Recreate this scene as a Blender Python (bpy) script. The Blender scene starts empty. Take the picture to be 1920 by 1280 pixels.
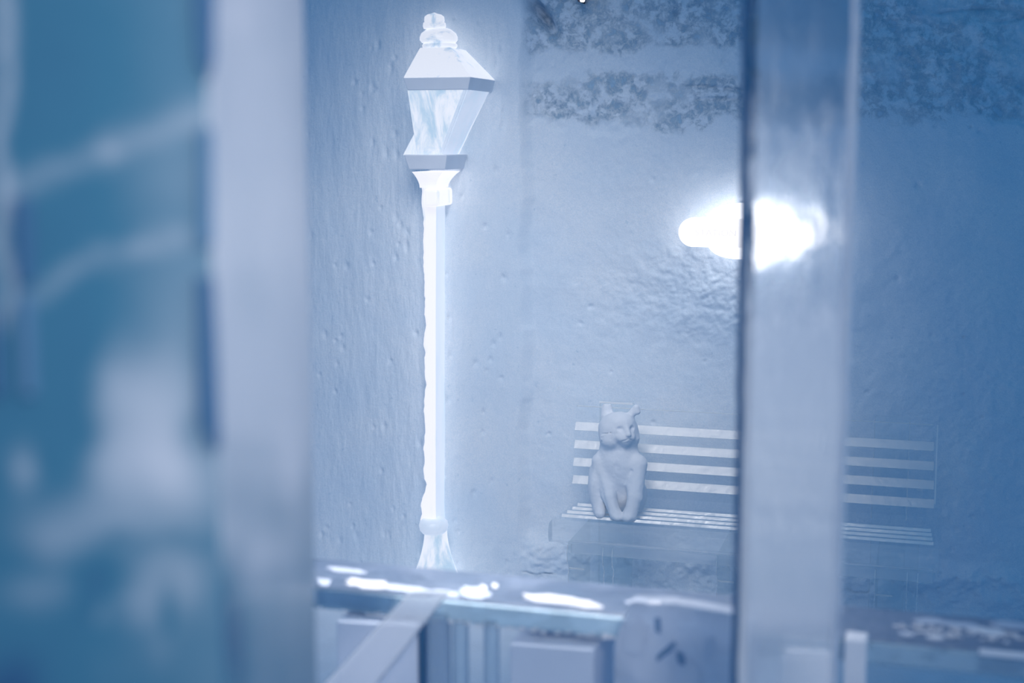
import bpy, math, random
import numpy as np
from mathutils import Vector, Matrix

# ------------------------------------------------------------------ camera
sc = bpy.context.scene
YAW, PITCH, CAMZ = math.radians(16.5), math.radians(8.0), 1.80
F = 1920 * 50 / 36
cam_d = bpy.data.cameras.new('camera')
cam = bpy.data.objects.new('camera', cam_d)
sc.collection.objects.link(cam)
cam.location = (0, 0, CAMZ)
cam.rotation_euler = (math.pi / 2 - PITCH, 0, YAW)
cam_d.sensor_width = 36
cam_d.lens = 50
cam_d.dof.use_dof = True
cam_d.dof.focus_distance = 5.3
cam_d.dof.aperture_fstop = 1.8
cam_d.clip_end = 60
sc.camera = cam
sc.view_settings.view_transform = 'Standard'
sc.view_settings.look = 'None'
sc.view_settings.gamma = 1
sc.view_settings.exposure = 0.0
sc.view_settings.use_curve_mapping = False
sc.cycles.max_bounces = 12
sc.cycles.transparent_max_bounces = 24
sc.cycles.sample_clamp_indirect = 4

# ------------------------------------------------------------------ light
world = bpy.data.worlds.new('ice room ambient')
sc.world = world
world.use_nodes = True
bg = world.node_tree.nodes['Background']
bg.inputs['Color'].default_value = (0.054, 0.226, 0.49, 1)
bg.inputs['Strength'].default_value = 0.70


def aim(o, target):
    d = Vector(target) - o.location
    o.rotation_euler = d.to_track_quat('-Z', 'Y').to_euler()


def spot(name, loc, target, power, size, blend, col, radius=0.15):
    l = bpy.data.lights.new(name, 'SPOT')
    l.energy, l.spot_size, l.spot_blend, l.color, l.shadow_soft_size = power, math.radians(size), blend, col, radius
    o = bpy.data.objects.new(name, l)
    sc.collection.objects.link(o)
    o.location = loc
    aim(o, target)
    return o


def area(name, loc, target, power, sx, sy, col, spread=180):
    l = bpy.data.lights.new(name, 'AREA')
    l.shape = 'RECTANGLE'
    l.energy, l.size, l.size_y, l.color = power, sx, sy, col
    l.spread = math.radians(spread)
    o = bpy.data.objects.new(name, l)
    sc.collection.objects.link(o)
    o.location = loc
    aim(o, target)
    return o


spot('wall_spotlight', (-1.15, 3.1, 2.75), (-1.92, 5.4, 0.86), 160, 60, 0.9, (1.0, 0.945, 0.90), 0.7)
spot('bench_fill_spot', (-0.85, 3.2, 2.6), (-1.05, 5.35, 1.02), 74, 47, 1.0, (1.0, 0.945, 0.90), 0.8)  # added fill, no visible source: brightens the bench and sign area
area('block_fill_area', (0.45, 1.75, 2.6), (-0.75, 1.55, 1.7), 2.6, 0.4, 0.4, (1.0, 0.96, 0.95), 90)  # added fill lamp for the side of the near block
area('front_fill_area', (0.5, 0.2, 2.7), (-0.5, 1.6, 1.2), 4.6, 0.6, 0.6, (1.0, 0.97, 0.95), 66)  # unseen lamp added to lift the near block and pillar
area('counter_fill_area', (-1.0, 3.1, 2.1), (-0.85, 2.6, 0.9), 5.2, 0.5, 0.3, (1.0, 0.97, 0.97), 70)  # unseen lamp added to brighten the counter


# ------------------------------------------------------------------ pixel helpers (places a measured point in the room)
def ray(px, py):
    xc = (px - 960) / F
    yc = (640 - py) / F
    fw = math.cos(PITCH) + yc * math.sin(PITCH)
    up = -math.sin(PITCH) + yc * math.cos(PITCH)
    return Vector((math.cos(YAW) * xc - math.sin(YAW) * fw, math.sin(YAW) * xc + math.cos(YAW) * fw, up))


CAM = Vector((0, 0, CAMZ))


def at_y(px, py, y):
    d = ray(px, py)
    return CAM + d * (y / d.y)


def at_z(px, py, z):
    d = ray(px, py)
    return CAM + d * ((z - CAMZ) / d.z)


def at_plane(px, py, p0, n):
    d = ray(px, py)
    return CAM + d * ((p0 - CAM).dot(n) / d.dot(n))


# ------------------------------------------------------------------ node materials
class NT:
    def __init__(s, name):
        s.m = bpy.data.materials.new(name)
        s.m.use_nodes = True
        s.t = s.m.node_tree
        s.t.nodes.clear()
        s.out = s.t.nodes.new('ShaderNodeOutputMaterial')

    def n(s, kind, ins=None, **kw):
        nd = s.t.nodes.new(kind)
        for k, v in kw.items():
            setattr(nd, k, v)
        for k, v in (ins or {}).items():
            i = nd.inputs[k]
            if isinstance(v, tuple) and len(v) == 2 and hasattr(v[0], 'outputs'):
                s.t.links.new(v[0].outputs[v[1]], i)
            elif hasattr(v, 'outputs'):
                s.t.links.new(v.outputs[0], i)
            else:
                i.default_value = v
        return nd

    def coords(s, scale=(1, 1, 1)):
        tc = s.n('ShaderNodeTexCoord')
        return s.n('ShaderNodeMapping', {'Vector': (tc, 'Object'), 'Scale': scale})

    def noise(s, vec, scale, detail=4, rough=0.6, dist=0.0):
        return s.n('ShaderNodeTexNoise', {'Vector': vec, 'Scale': scale, 'Detail': detail, 'Roughness': rough, 'Distortion': dist})

    def rng(s, fac, a, b, c=0.0, d=1.0):
        return s.n('ShaderNodeMapRange', {'Value': fac, 'From Min': a, 'From Max': b, 'To Min': c, 'To Max': d}, interpolation_type='SMOOTHSTEP')

    def math(s, op, a, b=0.0, clamp=False):
        return s.n('ShaderNodeMath', {0: a, 1: b}, operation=op, use_clamp=clamp)

    def mixc(s, fac, a, b):
        nd = s.t.nodes.new('ShaderNodeMix')
        nd.data_type = 'RGBA'
        for idx, v in ((0, fac), (6, a), (7, b)):
            if hasattr(v, 'outputs'):
                s.t.links.new(v.outputs[2] if v.bl_idname == 'ShaderNodeMix' else v.outputs[0], nd.inputs[idx])
            else:
                nd.inputs[idx].default_value = v
        return nd

    def bump(s, h, strength, dist, normal=None):
        ins = {'Height': h, 'Strength': strength, 'Distance': dist}
        if normal:
            ins['Normal'] = normal
        return s.n('ShaderNodeBump', ins)

    def done(s, sh):
        s.t.links.new(sh.outputs[0], s.out.inputs['Surface'])
        return s.m


def c4(c):
    return (c[0], c[1], c[2], 1)


def snow(name, col, bump=0.5, scale=60, rough=0.85, dark=None, dfac=0.3):
    t = NT(name)
    v = t.coords()
    n1 = t.noise(v, scale, 6, 0.65)
    n2 = t.noise(v, scale * 0.15, 3, 0.5)
    f = t.rng(n2, 0.35, 0.7, 0, dfac)
    colr = t.mixc(f, c4(col), c4(dark or tuple(x * 0.85 for x in col)))
    b = t.bump(n1, bump, 0.006)
    b = t.bump(n2, bump, 0.02, b)
    p = t.n('ShaderNodeBsdfPrincipled', {'Base Color': (colr, 2), 'Roughness': rough, 'Normal': b, 'Specular IOR Level': 0.25})
    return t.done(p)


def ice(name, clear=0.6, tint=(0.88, 0.95, 1.0), frost=(0.72, 0.83, 0.95), rough=0.08, bump=0.15, scale=14, refr=0.35,
        cloud=None, lucent=0.35, cloud_scale=3.0, stretch=(1, 1, 1), gloss=0.9, spec=0.0):
    """clear = share of light that passes; cloud=(lo,hi) adds milky clouds inside the ice"""
    t = NT(name)
    v = t.coords(stretch)
    n1 = t.noise(v, scale, 4, 0.6)
    b = t.bump(n1, bump, 0.02)
    tr = t.n('ShaderNodeBsdfTransparent', {'Color': c4(tint)})
    rf = t.n('ShaderNodeBsdfRefraction', {'Color': c4(tint), 'Roughness': rough * 2.5, 'IOR': 1.12, 'Normal': b})
    through = t.n('ShaderNodeMixShader', {0: refr, 1: tr, 2: rf})
    df = t.n('ShaderNodeBsdfDiffuse', {'Color': c4(frost), 'Normal': b})
    tl = t.n('ShaderNodeBsdfTranslucent', {'Color': c4(frost)})
    body = t.n('ShaderNodeMixShader', {0: lucent, 1: df, 2: tl})
    if cloud:
        n2 = t.noise(v, cloud_scale, 5, 0.6, 0.6)
        fac = t.rng(n2, 0.35, 0.65, cloud[0], cloud[1])
    else:
        fac = 1 - clear
    m = t.n('ShaderNodeMixShader', {0: fac, 1: through, 2: body})
    fr = t.n('ShaderNodeFresnel', {'IOR': 1.31, 'Normal': b})
    fr2 = t.math('ADD', t.math('MULTIPLY', fr, gloss, True), spec, True)
    gl = t.n('ShaderNodeBsdfGlossy', {'Color': (1, 1, 1, 1), 'Roughness': rough, 'Normal': b})
    return t.done(t.n('ShaderNodeMixShader', {0: fr2, 1: m, 2: gl}))


def cloudy_block(name, dark, body, milk, opac, rough=0.3, wob=0.12, scale=5, stretch=(1, 1, 1)):
    t = NT(name)
    v = t.coords(stretch)
    a = t.n('ShaderNodeAttribute', attribute_name='cloud')
    n1 = t.noise(v, scale, 4, 0.6)
    c = t.math('ADD', (a, 'Fac'), t.math('MULTIPLY', t.math('SUBTRACT', n1, 0.5), wob * 2))
    col = t.mixc(t.n('ShaderNodeMapRange', {'Value': c, 'From Min': -0.5, 'From Max': 0.0}), c4(dark), c4(body))
    col = t.mixc(t.n('ShaderNodeMapRange', {'Value': c, 'From Min': 0.0, 'From Max': 1.0}), col, c4(milk))
    b = t.bump(n1, 0.2, 0.02)
    p = t.n('ShaderNodeBsdfPrincipled', {'Base Color': (col, 2), 'Roughness': rough, 'IOR': 1.31, 'Specular IOR Level': 0.3, 'Normal': b})
    tr = t.n('ShaderNodeBsdfTransparent', {'Color': (0.6, 0.82, 0.95, 1)})
    return t.done(t.n('ShaderNodeMixShader', {0: opac, 1: tr, 2: p}))


def cloudy_clear(name, milk, tint, rough=0.1, wob=0.07, scale=9, stretch=(1, 1, 0.4), gloss=0.5, refr=0.8):
    """see-through ice whose milkiness follows the cloud attribute"""
    t = NT(name)
    v = t.coords(stretch)
    a = t.n('ShaderNodeAttribute', attribute_name='cloud')
    n1 = t.noise(v, scale, 5, 0.65, 0.3)
    c = t.math('ADD', (a, 'Fac'), t.math('MULTIPLY', t.math('SUBTRACT', n1, 0.5), wob * 2), True)
    b = t.bump(n1, 0.5, 0.02)
    tr = t.n('ShaderNodeBsdfTransparent', {'Color': c4(tint)})
    rf = t.n('ShaderNodeBsdfRefraction', {'Color': c4(tint), 'Roughness': rough * 1.7, 'IOR': 1.15, 'Normal': b})
    thr = t.n('ShaderNodeMixShader', {0: refr, 1: tr, 2: rf})
    df = t.n('ShaderNodeBsdfDiffuse', {'Color': c4(milk), 'Normal': b})
    m = t.n('ShaderNodeMixShader', {0: c, 1: thr, 2: df})
    fr = t.math('MULTIPLY', t.n('ShaderNodeFresnel', {'IOR': 1.31, 'Normal': b}), gloss, True)
    gl = t.n('ShaderNodeBsdfGlossy', {'Color': (1, 1, 1, 1), 'Roughness': rough, 'Normal': b})
    return t.done(t.n('ShaderNodeMixShader', {0: fr, 1: m, 2: gl}))


def glow(name, col, strength, col2=None, scale=18, lo=0.45, hi=0.6, stretch=(1, 1, 1), base=(0.22, 0.26, 0.3)):
    """translucent ice that is lit from inside"""
    t = NT(name)
    v = t.coords(stretch)
    n1 = t.noise(v, scale, 5, 0.65, 0.5)
    n2 = t.noise(v, scale * 3, 4, 0.6)
    f = t.rng(n1, lo, hi)
    colr = t.mixc(f, c4(col), c4(col2 or col))
    b = t.bump(n2, 0.3, 0.01)
    p = t.n('ShaderNodeBsdfPrincipled', {'Base Color': c4(base), 'Roughness': 0.35, 'Normal': b,
                                          'Emission Color': (colr, 2), 'Emission Strength': strength})
    return t.done(p)


def wall_material():
    t = NT('carved snow wall')
    v = t.coords()
    tc = t.n('ShaderNodeTexCoord')
    sep = t.n('ShaderNodeSeparateXYZ', {0: (tc, 'Object')})
    X, Z = (sep, 'X'), (sep, 'Z')
    # crystalline courses near the top of the niche, edge broken by noise
    edge = t.noise(v, 4.0, 5, 0.7)
    zz = t.math('ADD', Z, t.math('MULTIPLY', t.math('SUBTRACT', edge, 0.5), 0.22))
    m1 = t.rng(zz, 1.86, 1.89)
    top_smooth = t.rng(zz, 2.03, 2.06)
    top_end = t.rng(zz, 2.13, 2.16)
    band = t.math('SUBTRACT', t.math('ADD', m1, top_end), top_smooth, True)
    right = t.rng(X, -1.58, -1.50)
    band = t.math('MULTIPLY', band, right)
    right2 = t.rng(X, -0.35, -0.30)
    mr = t.math('MULTIPLY', t.rng(zz, 1.9, 1.915), right2)
    band = t.math('MAXIMUM', band, mr)
    cry = t.noise(v, 22, 8, 0.8, 0.3)
    patch = t.noise(v, 5.5, 3, 0.6)
    cm = t.math('MULTIPLY', t.rng(cry, 0.46, 0.60), t.rng(patch, 0.38, 0.56, 0.25, 1))
    cm = t.math('MULTIPLY', cm, band, True)
    cm = t.math('MULTIPLY', cm, t.rng(right2, 0, 1, 1, 0.6))
    # fine pits everywhere, coloured as darker blue specks
    pit = t.noise(v, 42, 3, 0.6)
    pm = t.rng(pit, 0.67, 0.74, 0, 0.35)
    broad = t.noise(v, 2.2, 4, 0.55)
    base = t.mixc(t.rng(broad, 0.3, 0.7), (0.86, 0.90, 0.95, 1), (0.74, 0.83, 0.93, 1))
    base = t.mixc(pm, base, (0.34, 0.52, 0.68, 1))
    base = t.mixc(t.math('MULTIPLY', cm, 0.85), base, (0.30, 0.50, 0.68, 1))
    gr = t.noise(v, 240, 2, 0.8)
    gr2 = t.noise(v, 38, 4, 0.7)
    base = t.mixc(t.math('MULTIPLY', t.rng(gr, 0.38, 0.62), 0.34), base, (0.52, 0.68, 0.82, 1))
    base = t.mixc(t.math('MULTIPLY', t.rng(gr2, 0.45, 0.7), 0.18), base, (0.58, 0.72, 0.84, 1))
    left = t.rng(X, -1.62, -1.55, 1, 0)
    vs = t.coords((1, 1, 0.22))
    scrape = t.noise(vs, 55, 5, 0.65)
    fine = t.noise(v, 120, 5, 0.7)
    mid = t.noise(v, 26, 6, 0.65, 0.6)
    b = t.bump(mid, 0.22, 0.012)
    b = t.bump(t.math('MULTIPLY', scrape, left), 0.5, 0.008, b)
    b = t.bump(cm, 0.5, -0.01, b)
    b = t.bump(fine, 0.4, 0.003, b)
    p = t.n('ShaderNodeBsdfPrincipled', {'Base Color': (base, 2), 'Roughness': 0.8, 'Specular IOR Level': 0.2, 'Normal': b})
    return t.done(p)


# ------------------------------------------------------------------ mesh helpers
def link(name, verts, faces, mat, parent=None, smooth=False):
    me = bpy.data.meshes.new(name)
    me.from_pydata([tuple(v) for v in verts], [], [tuple(f) for f in faces])
    me.update()
    if smooth:
        me.polygons.foreach_set('use_smooth', [True] * len(me.polygons))
    o = bpy.data.objects.new(name, me)
    sc.collection.objects.link(o)
    for m in (mat if isinstance(mat, (list, tuple)) else [mat]):
        me.materials.append(m)
    if parent:
        o.parent = parent
    return o


def pix(v):
    v = np.asarray(v, float) - np.array(CAM)
    r = v[:, 0] * math.cos(YAW) + v[:, 1] * math.sin(YAW)
    fw = -v[:, 0] * math.sin(YAW) + v[:, 1] * math.cos(YAW)
    cf = fw * math.cos(PITCH) - v[:, 2] * math.sin(PITCH)
    cu = fw * math.sin(PITCH) + v[:, 2] * math.cos(PITCH)
    return 960 + F * r / cf, 640 - F * cu / cf


def seg_d(px, py, a, b):
    ax, ay = a
    bx, by = b[0] - ax, b[1] - ay
    t = np.clip(((px - ax) * bx + (py - ay) * by) / (bx * bx + by * by), 0, 1)
    return np.hypot(px - ax - t * bx, py - ay - t * by)


def set_cloud(o, fn):
    """milky tone per vertex of the ice; also holds painted light and glow"""
    n = len(o.data.vertices)
    co = np.empty(n * 3, np.float32)
    o.data.vertices.foreach_get('co', co)
    co = co.reshape(-1, 3)
    at = o.data.attributes.new('cloud', 'FLOAT', 'POINT')
    at.data.foreach_set('value', np.asarray(fn(co), np.float32))


def slab_grid(name, A, B, back, z0, z1, nu, nv, mat):
    A, B, back = (np.array(q) for q in (A, B, back))
    u = np.linspace(0, 1, nu)
    w = np.linspace(z0, z1, nv)
    UU, WW = np.meshgrid(u, w)
    f = A[None, None] * (1 - UU[..., None]) + B[None, None] * UU[..., None]
    f[..., 2] = WW
    g = f + back[None, None]
    g[..., 2] = WW
    V = np.concatenate([f.reshape(-1, 3), g.reshape(-1, 3)])
    q = grid_faces(nu, nv)
    n = nu * nv
    side = []
    ring = list(range(nu)) + [j * nu + nu - 1 for j in range(1, nv)] + [(nv - 1) * nu + i for i in range(nu - 2, -1, -1)] + [j * nu for j in range(nv - 2, 0, -1)]
    for k in range(len(ring)):
        a, b = ring[k], ring[(k + 1) % len(ring)]
        side.append((b, a, a + n, b + n))
    return fast_mesh(name, V, np.concatenate([q, q[:, ::-1] + n, np.array(side)]), mat, smooth=False)


class MB:
    def __init__(s):
        s.v, s.f = [], []

    def add(s, vs, fs):
        k = len(s.v)
        s.v += [Vector(v) for v in vs]
        s.f += [tuple(i + k for i in f) for f in fs]

    def box(s, x0, x1, y0, y1, z0, z1):
        vs = [(x, y, z) for z in (z0, z1) for y in (y0, y1) for x in (x0, x1)]
        s.add(vs, [(0, 2, 3, 1), (4, 5, 7, 6), (0, 1, 5, 4), (2, 6, 7, 3), (0, 4, 6, 2), (1, 3, 7, 5)])

    def frustum(s, r0, r1, z0, z1):
        """r = (x0,x1,y0,y1) rectangles at two heights"""
        vs = []
        for r, z in ((r0, z0), (r1, z1)):
            vs += [(r[0], r[2], z), (r[1], r[2], z), (r[1], r[3], z), (r[0], r[3], z)]
        s.add(vs, [(3, 2, 1, 0), (4, 5, 6, 7), (0, 1, 5, 4), (1, 2, 6, 5), (2, 3, 7, 6), (3, 0, 4, 7)])

    def extrude(s, pts, vec):
        n = len(pts)
        vec = Vector(vec)
        vs = [Vector(p) for p in pts] + [Vector(p) + vec for p in pts]
        s.add(vs, [tuple(range(n - 1, -1, -1)), tuple(range(n, 2 * n))] + [(i, (i + 1) % n, n + (i + 1) % n, n + i) for i in range(n)])

    def lathe(s, prof, cx, cy, seg=40, sx=1, sy=1):
        k = len(prof)
        vs = []
        for j in range(seg):
            a = 2 * math.pi * j / seg
            for r, z in prof:
                vs.append((cx + r * sx * math.cos(a), cy + r * sy * math.sin(a), z))
        fs = []
        for j in range(seg):
            for i in range(k - 1):
                fs.append((j * k + i, ((j + 1) % seg) * k + i, ((j + 1) % seg) * k + i + 1, j * k + i + 1))
        fs.append(tuple(j * k for j in range(seg))[::-1])
        fs.append(tuple(j * k + k - 1 for j in range(seg)))
        s.add(vs, fs)

    def build(s, name, mat, parent=None, bevel=0, smooth=False, seg=2, sub=0):
        o = link(name, s.v, s.f, mat, parent, smooth)
        if bevel:
            b = o.modifiers.new('bevel', 'BEVEL')
            b.width, b.segments, b.limit_method = bevel, seg, 'ANGLE'
            b.angle_limit = math.radians(35)
        if sub:
            m = o.modifiers.new('subdivide', 'SUBSURF')
            m.subdivision_type = 'SIMPLE'
            m.levels = m.render_levels = sub
        return o


def thing(name, label, cat, loc=(0, 0, 0), group=None):
    o = bpy.data.objects.new(name, None)
    sc.collection.objects.link(o)
    o.empty_display_size = 0.1
    o.location = loc
    o['label'], o['category'] = label, cat
    if group:
        o['group'] = group
    return o


def adopt(root, *obs):
    """parts were modelled at room coordinates: keep them there under a root at its base"""
    for o in obs:
        for v in o.data.vertices:
            v.co -= root.location
        o.parent = root


def tag(o, label, cat, group=None):
    o['label'], o['category'] = label, cat
    if group:
        o['group'] = group
    return o


def struct(o):
    o['kind'] = 'structure'
    return o


# ---- lattice noise for relief
def _h(ix, iy, iz, seed):
    n = (ix * 374761393 + iy * 668265263 + iz * 2147483647 + seed * 1274126177).astype(np.int64) & 0xffffffff
    n = ((n ^ (n >> 13)) * 1274126177) & 0xffffffff
    n = (n ^ (n >> 16)) & 0xffffffff
    return n / 4294967295.0


def vnoise(x, y, z=0.0, seed=0):
    z = np.zeros_like(x) + z
    ix, iy, iz = (np.floor(k).astype(np.int64) for k in (x, y, z))
    fx, fy, fz = x - ix, y - iy, z - iz
    fx, fy, fz = (k * k * (3 - 2 * k) for k in (fx, fy, fz))
    r = 0
    for dx in (0, 1):
        for dy in (0, 1):
            for dz in (0, 1):
                w = (fx if dx else 1 - fx) * (fy if dy else 1 - fy) * (fz if dz else 1 - fz)
                r = r + w * _h(ix + dx, iy + dy, iz + dz, seed)
    return r * 2 - 1


def fbm(x, y, oct=5, gain=0.5, seed=0, z=0.0):
    r, a = 0, 1.0
    for o in range(oct):
        r = r + a * vnoise(x * 2 ** o, y * 2 ** o, z * 2 ** o if not isinstance(z, float) else z, seed + o * 17)
        a *= gain
    return r


def sstep(x, a, b):
    t = np.clip((x - a) / (b - a), 0, 1)
    return t * t * (3 - 2 * t)


def grid_faces(nu, nv):
    i, j = np.meshgrid(np.arange(nu - 1), np.arange(nv - 1))
    a = (j * nu + i).ravel()
    return np.stack([a, a + 1, a + nu + 1, a + nu], 1)


def fast_mesh(name, verts, quads, mat, parent=None, smooth=True):
    me = bpy.data.meshes.new(name)
    me.vertices.add(len(verts))
    me.vertices.foreach_set('co', np.asarray(verts, np.float32).ravel())
    me.loops.add(len(quads) * 4)
    me.loops.foreach_set('vertex_index', np.asarray(quads, np.int32).ravel())
    me.polygons.add(len(quads))
    me.polygons.foreach_set('loop_start', np.arange(len(quads), dtype=np.int32) * 4)
    me.update(calc_edges=True)
    if smooth:
        me.polygons.foreach_set('use_smooth', np.ones(len(quads), bool))
    me.materials.append(mat)
    o = bpy.data.objects.new(name, me)
    sc.collection.objects.link(o)
    if parent:
        o.parent = parent
    return o


# ------------------------------------------------------------------ the room: snow wall with a shallow niche, and floor
M_wall = wall_material()
M_floor = snow('trodden snow floor', (0.78, 0.85, 0.93), 0.5, 40)

x = np.linspace(-3.4, 1.3, 940)
z = np.linspace(-0.05, 3.0, 610)
XX, ZZ = np.meshgrid(x, z)
corner = -1.565 + 0.012 * ZZ + 0.010 * fbm(XX * 0 + 3, ZZ * 5, 4, 0.6, 5)
left = 1 - sstep(XX, corner - 0.03, corner + 0.03)
Y = 5.45 - 0.035 * left
Y += 0.012 * fbm(XX * 1.1, ZZ * 1.1, 3, 0.5, 1)
Y += 0.0035 * fbm(XX * 7, ZZ * 7, 5, 0.55, 2) * (1 - left)
Y += 0.0018 * fbm(XX * 16, ZZ * 4, 5, 0.65, 3) * left
# lumpy plaster-like snow under the sign, on the upper right of the niche and at its foot
def blob(cx, cz, rx, rz):
    return np.exp(-(((XX - cx) / rx) ** 2 + ((ZZ - cz) / rz) ** 2))
lump = blob(-0.85, 1.22, 0.38, 0.2) + 0.8 * blob(-1.05, 1.75, 0.25, 0.12) + 0.9 * blob(-0.8, 0.16, 0.8, 0.14) + 0.7 * blob(0.3, 0.8, 0.5, 0.7)
Y -= lump * (0.008 * np.abs(fbm(XX * 9, ZZ * 9, 5, 0.6, 7)) + 0.006 * np.abs(fbm(XX * 22, ZZ * 22, 4, 0.6, 8)))
foot = (1 - sstep(ZZ + 0.03 * fbm(XX * 5, ZZ * 3, 3, 0.5, 41), 0.16, 0.24)) * (1 - left)
Y -= foot * (0.02 + 0.02 * fbm(XX * 8, ZZ * 10, 4, 0.6, 42))
rid = np.abs(fbm(XX * 5 + 3, ZZ * 7, 3, 0.55, 43))
Y += foot * 0.010 * np.exp(-(rid / 0.05) ** 2) * (1 - sstep(XX, -0.3, 0.0)) * sstep(fbm(XX * 6, ZZ * 6, 2, 0.5, 44), -0.2, 0.4)
# melt pits in the scraped left part
rs = np.random.RandomState(4)
for k in range(110):
    cx, cz, r = rs.uniform(-2.6, -1.6), rs.uniform(0.0, 2.3), rs.uniform(0.005, 0.010)
    m = (np.abs(XX - cx) < 0.06) & (np.abs(ZZ - cz) < 0.1)
    Y[m] += 0.007 * np.exp(-(((XX[m] - cx) / r) ** 2 + ((ZZ[m] - cz) / (r * rs.uniform(1, 2.2))) ** 2))
for k in range(70):
    cx, cz, r = rs.uniform(-1.5, 0.9), rs.uniform(0.0, 2.3), rs.uniform(0.004, 0.010)
    m = (np.abs(XX - cx) < 0.06) & (np.abs(ZZ - cz) < 0.1)
    Y[m] += 0.009 * np.exp(-(((XX[m] - cx) / r) ** 2 + ((ZZ[m] - cz) / r) ** 2))
# joint between courses at the top of the niche and the deep gash in its upper left corner
crx = sstep(XX, -1.58, -1.5)
Y += crx * 0.014 * sstep(ZZ + 0.05 * fbm(XX * 4, ZZ * 0, 4, 0.6, 9), 1.87, 1.89) * (0.6 + 0.5 * fbm(XX * 14, ZZ * 14, 4, 0.7, 10))
g = np.abs((XX + 1.50) * 0.75 + (ZZ - 2.29) * 0.62)
Y += 0.09 * np.exp(-(g / 0.022) ** 2) * blob(-1.50, 2.29, 0.09, 0.09)
for (zc, xa, xb, dz) in ((2.26, -0.05, 0.25, 0.01), (2.235, 0.15, 0.4, -0.015), (2.0, -0.95, -0.65, 0.008), (1.96, -0.9, -0.6, 0)):
    line = ZZ - zc - dz * np.sin(XX * 12)
    Y += 0.012 * np.exp(-(line / 0.006) ** 2) * sstep(XX, xa, xa + 0.05) * (1 - sstep(XX, xb - 0.05, xb))
wall = fast_mesh('wall_back', np.stack([XX, Y, ZZ], -1).reshape(-1, 3), grid_faces(940, 610), M_wall)
struct(wall)

fx = np.linspace(-3.4, 1.9, 160)
fy = np.linspace(-0.6, 5.5, 180)
FX, FY = np.meshgrid(fx, fy)
FZ = 0.006 * fbm(FX * 5, FY * 5, 4, 0.5, 21) - 0.01
floor = fast_mesh('floor', np.stack([FX, FY, FZ], -1).reshape(-1, 3), grid_faces(160, 180), M_floor)
struct(floor)

# ------------------------------------------------------------------ street lamp of lit ice, half sunk in the wall
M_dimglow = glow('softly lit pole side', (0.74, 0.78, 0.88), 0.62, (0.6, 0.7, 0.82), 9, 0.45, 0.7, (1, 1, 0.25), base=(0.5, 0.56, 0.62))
M_lampglow = glow('ice lit white from inside', (0.90, 0.88, 0.94), 0.90, (0.52, 0.66, 0.82), 9, 0.56, 0.72, (1, 1, 0.25))
M_lantern = glow('rough lit lantern ice', (0.84, 0.86, 0.94), 0.86, (0.42, 0.58, 0.74), 16, 0.40, 0.66, (1, 1, 0.3))
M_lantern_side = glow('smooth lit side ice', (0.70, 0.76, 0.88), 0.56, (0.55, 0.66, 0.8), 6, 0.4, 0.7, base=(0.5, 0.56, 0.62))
M_roofglow = glow('lit roof ice', (0.84, 0.86, 0.94), 0.80, (0.42, 0.56, 0.74), 11, 0.54, 0.70)
M_collar = snow('pale frosted collar ice', (0.9, 0.92, 0.97), 0.2, 40, 0.6)

lamp = thing('street_lamp', 'tall glowing white ice street lamp with tapered lantern against the scraped snow wall', 'street lamp', (-1.93, 5.30, 0.0))
WY = 5.425


def lp(px, py, depth):
    p = at_y(px, py, 5.36 - depth)
    return p.x, p.z


def jag(pts_right, name, mat, depth, jitter=0.006, n=60, left_fn=None, seed=3):
    pass


parts = []
# pole : right side straight, left side eaten away by snow
def strip(name, rows, depth, mat, seed, jit, sub=1):
    """rows: (py, px_left, px_right_front). Builds a prism back into the wall with a broken left edge"""
    ys = [r[0] for r in rows]
    n = max(2, int((ys[-1] - ys[0]) / 5))
    pys = np.linspace(ys[0], ys[-1], n)
    L = np.interp(pys, ys, [r[1] for r in rows])
    R = np.interp(pys, ys, [r[2] for r in rows])
    L = L + jit * fbm(pys / 40.0, pys * 0, 4, 0.6, seed)
    vs, fs = [], []
    yf = 5.36 - depth
    for k in range(n):
        a, b = at_y(L[k], pys[k], yf), at_y(R[k], pys[k], yf)
        vs += [(a.x, yf + 0.012, a.z), (a.x + 0.012, yf, a.z), (b.x - 0.006, yf, b.z), (b.x, yf + 0.006, b.z), (b.x, WY, b.z), (a.x, WY, a.z)]
    for k in range(n - 1):
        for i in range(6):
            j = (i + 1) % 6
            fs.append((k * 6 + i, k * 6 + j, (k + 1) * 6 + j, (k + 1) * 6 + i))
    fs += [tuple(range(6)), tuple(range((n - 1) * 6, n * 6))[::-1]]
    o = link(name, vs, fs, [mat, M_dimglow])
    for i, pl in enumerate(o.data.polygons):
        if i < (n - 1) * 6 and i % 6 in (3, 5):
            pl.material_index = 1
    return o


parts.append(strip('pole', [(322, 786, 822), (350, 788, 817), (600, 793, 816), (860, 795, 816), (880, 788, 816), (905, 796, 816), (950, 787, 816), (985, 788, 817)], 0.06, M_lampglow, 3, 3.2))
# squared block under the lantern
m = MB()
a, b = at_y(788, 388, 5.20), at_y(821, 354, 5.24)
m.box(a.x, b.x, 5.24, WY, a.z, b.z)
parts.append(m.build('pole_block', M_lampglow, bevel=0.012, seg=3))
# cup that flares up to the lantern
m = MB()
a0, b0 = at_y(787, 352, 5.26), at_y(817, 352, 5.26)
a1, b1 = at_y(772, 322, 5.20), at_y(830, 322, 5.20)
prev = None
steps = 6
for k in range(steps):
    t0, t1 = k / steps, (k + 1) / steps
    def rect(t):
        s_ = t ** 1.8
        return (a0.x + (a1.x - a0.x) * s_, b0.x + (b1.x - b0.x) * s_, 5.26 - 0.06 * s_, WY)
    m.frustum(rect(t0), rect(t1), a0.z + (a1.z - a0.z) * t0, a0.z + (a1.z - a0.z) * t1)
parts.append(m.build('lantern_cup', M_lampglow))
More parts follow.
